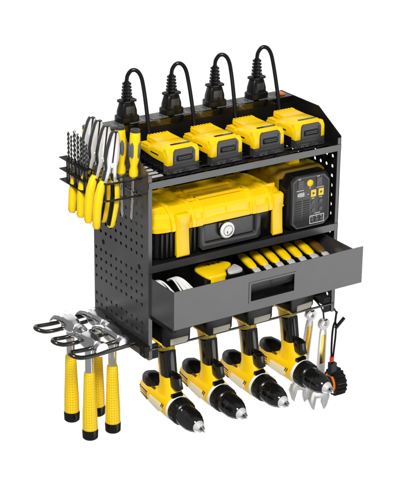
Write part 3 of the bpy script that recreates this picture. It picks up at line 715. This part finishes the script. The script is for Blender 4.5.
# ================================================================== PLIERS
def pliers():
    t = thing('pliers', '', 'pliers', group='yellow handled pliers in the side basket')
    # flat in the XZ plane; pivot at the origin, jaws up, handles down
    def side(sx):
        b = MB()
        b.prism([(sx * .06, .9), (sx * .10, 7.0), (sx * .55, 7.2), (sx * .95, 6.2), (sx * 1.45, 3.4), (sx * 1.6, 1.2), (sx * 1.2, -.6), (sx * .9, -2.0), (-sx * .1, -2.2), (-sx * .2, -.4)], 'xz', -.45 - .03 * sx, .45 + .03 * sx, bevel=.14)
        b.prism([(sx * .3, -1.6), (sx * 1.3, -1.2), (sx * 1.7, -4.2), (sx * 1.0, -4.4)], 'xz', -.4 - .025 * sx, .4 + .025 * sx, bevel=.1)
        return b
    for sx in (-1, 1):
        j = side(sx).build('jaw', DARKST, t)
        b = MB()
        for h0, h1 in ((-.535, -.44), (.44, .535)):
            b.prism([(sx * .16, 1.3), (sx * .2, 6.8), (sx * .5, 6.95), (sx * .84, 6.1), (sx * 1.3, 3.4), (sx * 1.44, 1.2), (sx * 1.1, -.5), (sx * 1.2, -1.4), (sx * 1.5, -4.1), (sx * .95, -4.25), (sx * .45, -1.9), (sx * .12, -1.6)], 'xz', h0, h1, bevel=.04)
        b.build('polished_face', NICK, j)
        b = MB()
        pth = [(1.35, -3.4, .62), (1.6, -4.2, .85), (1.95, -6.5, .95), (2.05, -9.0, .92), (1.9, -11.5, .86), (1.75, -13.2, .84), (1.7, -13.7, .6)]
        b.loft([(V(sx * x, 0, z), X, Y, r * .92, r * .8, 2.6) for x, z, r in pth], 20)
        b.build('handle', YELS, t)
        b = MB(); b.loft([(V(sx * (x - .62), -.05, z), X, Y, r * .3, r * .62, 3) for x, z, r in pth[1:-1]], 14); b.build('handle_inlay', BLK, t)
    b = MB(); b.cyl((0, -.6, 0), (0, .6, 0), 0, prof=[(0, .5), (.03, .55), (.97, .55), (1, .5)], n=24); b.build('pivot', SATIN, t)
    b = MB()
    for i in range(7): b.box((-.18, -.5, 4.0 + i * .38), (.18, .5, 4.12 + i * .38))
    b.build('teeth', BLK, t, False)
    return t
p0 = pliers(); p0.scale = (0.88, 1, 0.845)
pp = [(-5.5, 3.4, 37.4), (-5.5, 6.3, 37.6), (-5.3, 9.3, 37.7), (-5.1, 12.3, 37.5)]
pl = ['yellow handled pliers nearest the screwdrivers, jaws seen flat on', 'yellow handled pliers, second from the screwdrivers', 'yellow handled pliers, second from the drill bits', 'yellow handled pliers standing nearest the drill bits']
for i in range(4):
    rot = (math.radians([2, 0, -1, 1][i]), math.radians([7, 8, 9, 9][i]), math.radians([4, 2, 3, 2][i]))
    if i == 0: p0.location = V(*pp[0]) * S; p0.rotation_euler = rot; p0['label'] = pl[0]
    else: dup(p0, pp[i], pl[i], rot)

# ================================================================== SCREWDRIVERS
def screwdriver():
    t = thing('screwdriver', '', 'screwdriver', group='yellow screwdrivers in the side basket')
    b = MB(); b.cyl((0, 0, 0), (0, 0, 8.4), 0, prof=[(0, .5), (.04, .78), (.14, .82), (.25, .62), (.42, .92), (.62, 1.0), (.85, .95), (.96, .9), (1, .8)], n=24)
    hd_ = b.build('handle', YELS, t)
    b = MB()
    for a in (-2.6, -1.2, .2, 1.6, 3.0): b.loft([(V(math.cos(a) * r, math.sin(a) * r, z), V(-math.sin(a), math.cos(a), 0), V(math.cos(a), math.sin(a), 0), w, .14, 2.2) for z, r, w in ((3.6, .8, .1), (4.0, .9, .3), (5.0, 1.0, .38), (6.0, 1.0, .34), (6.5, 1.0, .1))], 12)
    b.build('grip_inlay', MGR, hd_)
    b = MB(); b.prism(circ(0, 0, .86, 24), 'xy', 8.2, 8.75, [circ(0, 0, .42, 14)], bevel=.12); b.build('end_cap', DGR, t)
    b = MB(); b.cyl((0, 0, -7.8), (0, 0, .4), 0, prof=[(0, .12), (.06, .26), (1, .26)], n=12); b.build('shaft', CHR, t)
    return t
s0 = screwdriver()
for i, (loc, rot, lb) in enumerate([((-.95, 3.4, 34.2), (0, .05, 0), 'yellow screwdriver with grey inlays standing nearest the upper shelf'),
                                    ((-2.1, 5.6, 34.3), (-.03, .03, .8), 'yellow screwdriver partly hidden behind the front pliers'),
                                    ((-3.5, 14.9, 32.2), (-.02, 0, .4), 'yellow screwdriver at the back, only a sliver showing behind the farthest pliers')]):
    if i == 0: s0.location = V(*loc) * S; s0.rotation_euler = rot; s0['label'] = lb
    else: dup(s0, loc, lb, rot)

# ================================================================== DRILL BITS
def bit(h, r):
    b = MB(); b.cyl((0, 0, 0), (0, 0, 4.6), r, n=12)
    n = 70; secs = []
    for i in range(n + 1):
        f = i / n; a = f * h * 1.9; z = 4.55 + f * (h - 4.6)
        k = 1.0 if f < .94 else max(.15, (1 - f) / .06)
        secs.append((V(0, 0, z), V(math.cos(a), math.sin(a), 0), V(-math.sin(a), math.cos(a), 0), r * 1.05 * k, r * .55 * k, 2))
    b.loft(secs, 12); return b.build('drill_bit', BITM)
for i, (x, y) in enumerate(bits):
    o = bit([9.3, 8.9, 10.1, 9.9, 9.6, 9.3, 8.8][i], [.25, .22, .31, .29, .27, .27, .25][i]); o.location = V(x, y, 31.74) * S
    tag(o, ['twist drill bit at the outer far end of the bit holder', 'slim twist drill bit, second from the far end of the holder', 'thickest and tallest twist drill bit, third from the far end of the holder', 'twist drill bit at the middle of the bit holder',
            'twist drill bit just past the middle of the holder, towards the pliers', 'twist drill bit, second from the pliers end of the holder', 'short twist drill bit nearest the pliers'][i], 'drill bit', 'twist drill bits in the bit holder')

# ================================================================== WRENCHES
def wrench():
    t = thing('combination_wrench', '', 'wrench', group='wrenches hanging under the right side')
    b = MB()
    b.prism(circ(0, 0, 1.35, 24), 'xz', -.4, .4, [circ(0, 0, .75, 12)], bevel=0)
    b.prism([(-.7, -1.0), (.7, -1.0), (.95, -2.4), (1.05, -8), (1.1, -15.2), (-1.1, -15.2), (-1.05, -8), (-.95, -2.4)], 'xz', -.25, .25, bevel=.1)
    b.prism([(-1.1, -14.6), (1.1, -14.6), (2.6, -16.2), (2.9, -18.0), (2.2, -20.2), (1.4, -20.9), (.9, -19.2), (.75, -17.9), (-1.0, -17.6), (-1.2, -19.0), (-1.5, -20.4), (-2.3, -19.6), (-2.9, -17.6), (-2.5, -16.0)], 'xz', -.42, .42, bevel=.1)
    b.build('bar', NICK, t)
    MB().prism([(-.55, -2.6), (.55, -2.6), (.68, -9.4), (-.68, -9.4)], 'xz', -.29, .29, bevel=.03).build('bar_inset', GOLDREFL, t)  # gold strip paints the yellow reflected in the bar
    return t
w0 = wrench(); w0.scale = (0.92, 1, 0.9)
w0.location = V(41.6, 6.9, -3.3) * S; w0.rotation_euler = (0, math.radians(7), 0); w0['label'] = 'steel wrench hanging close behind the last drill, shorter drop'
dup(w0, (42.6, 3.9, -4.3), 'steel wrench hanging between the other wrench and the lanyard tool', (0, math.radians(2), .1))

# ================================================================== LANYARD TOOL
ln = thing('wrist_tape', 'black ribbed round tool with orange ring hanging on a looped black lanyard', 'hand tool', (43.7, 0, -14.2))
ax = V(-.97, .12, -.05).normalized(); U = ax.orthogonal().normalized()
b = MB(); c = V(-.3, 0.3, -1.3)
b.cyl(c - ax * 1.2, c + ax * 1.2, 0, prof=[(0, 2.2), (.12, 2.5), (.88, 2.5), (1, 2.2)], n=40)
Wv = ax.cross(U)
for i in range(16):
    a = 2 * PI * i / 16; p = (U * math.cos(a) + Wv * math.sin(a)) * 2.48; b.cyl(c + p - ax * 1.1, c + p + ax * 1.1, 0, prof=[(0, .2), (.1, .36), (.9, .36), (1, .2)], n=8)
b.build('wheel', BLK, ln)
b = MB(); b.cyl(c + ax * 1.15, c + ax * 1.45, 0, prof=[(0, 1.95), (.6, 1.95), (1, 1.8)], n=36); b.build('ring', ORG, ln)
b = MB(); b.cyl(c + ax * 1.4, c + ax * 1.6, 0, prof=[(0, 1.5), (1, 1.3)], n=30); b.build('hub', BLK, ln)
b = MB(); b.box((-2.2, -.6, .6), (-.9, .6, 3.2), .25); b.build('cord_lug', BLK, ln)
b = MB()
b.tube([(-1.6, 0, 3.0), (-1.95, 0, 5.0), (-1.95, 0, 9.0), (-1.75, 0, 11.0), (-1.3, .05, 11.9), (-1.0, .1, 11.2), (-.95, .1, 9.0), (-1.35, .1, 5.0), (-1.5, 0, 3.0)], .2, 8, smooth=2)
b.tube([(-1.3, .05, 11.6), (-1.15, -.1, 14.1)], .2, 8)
b.build('lanyard', BLK, ln)
MB().cyl((-1.78, 0, 3.5), (-1.75, 0, 4.5), .42, n=14).build('cord_bead', RED, ln)
b = MB(); b.tube([(-1.4, -.3, 10.6), (.7, -.2, 12.3)], .34, 10); b.build('toggle', BLK, ln)
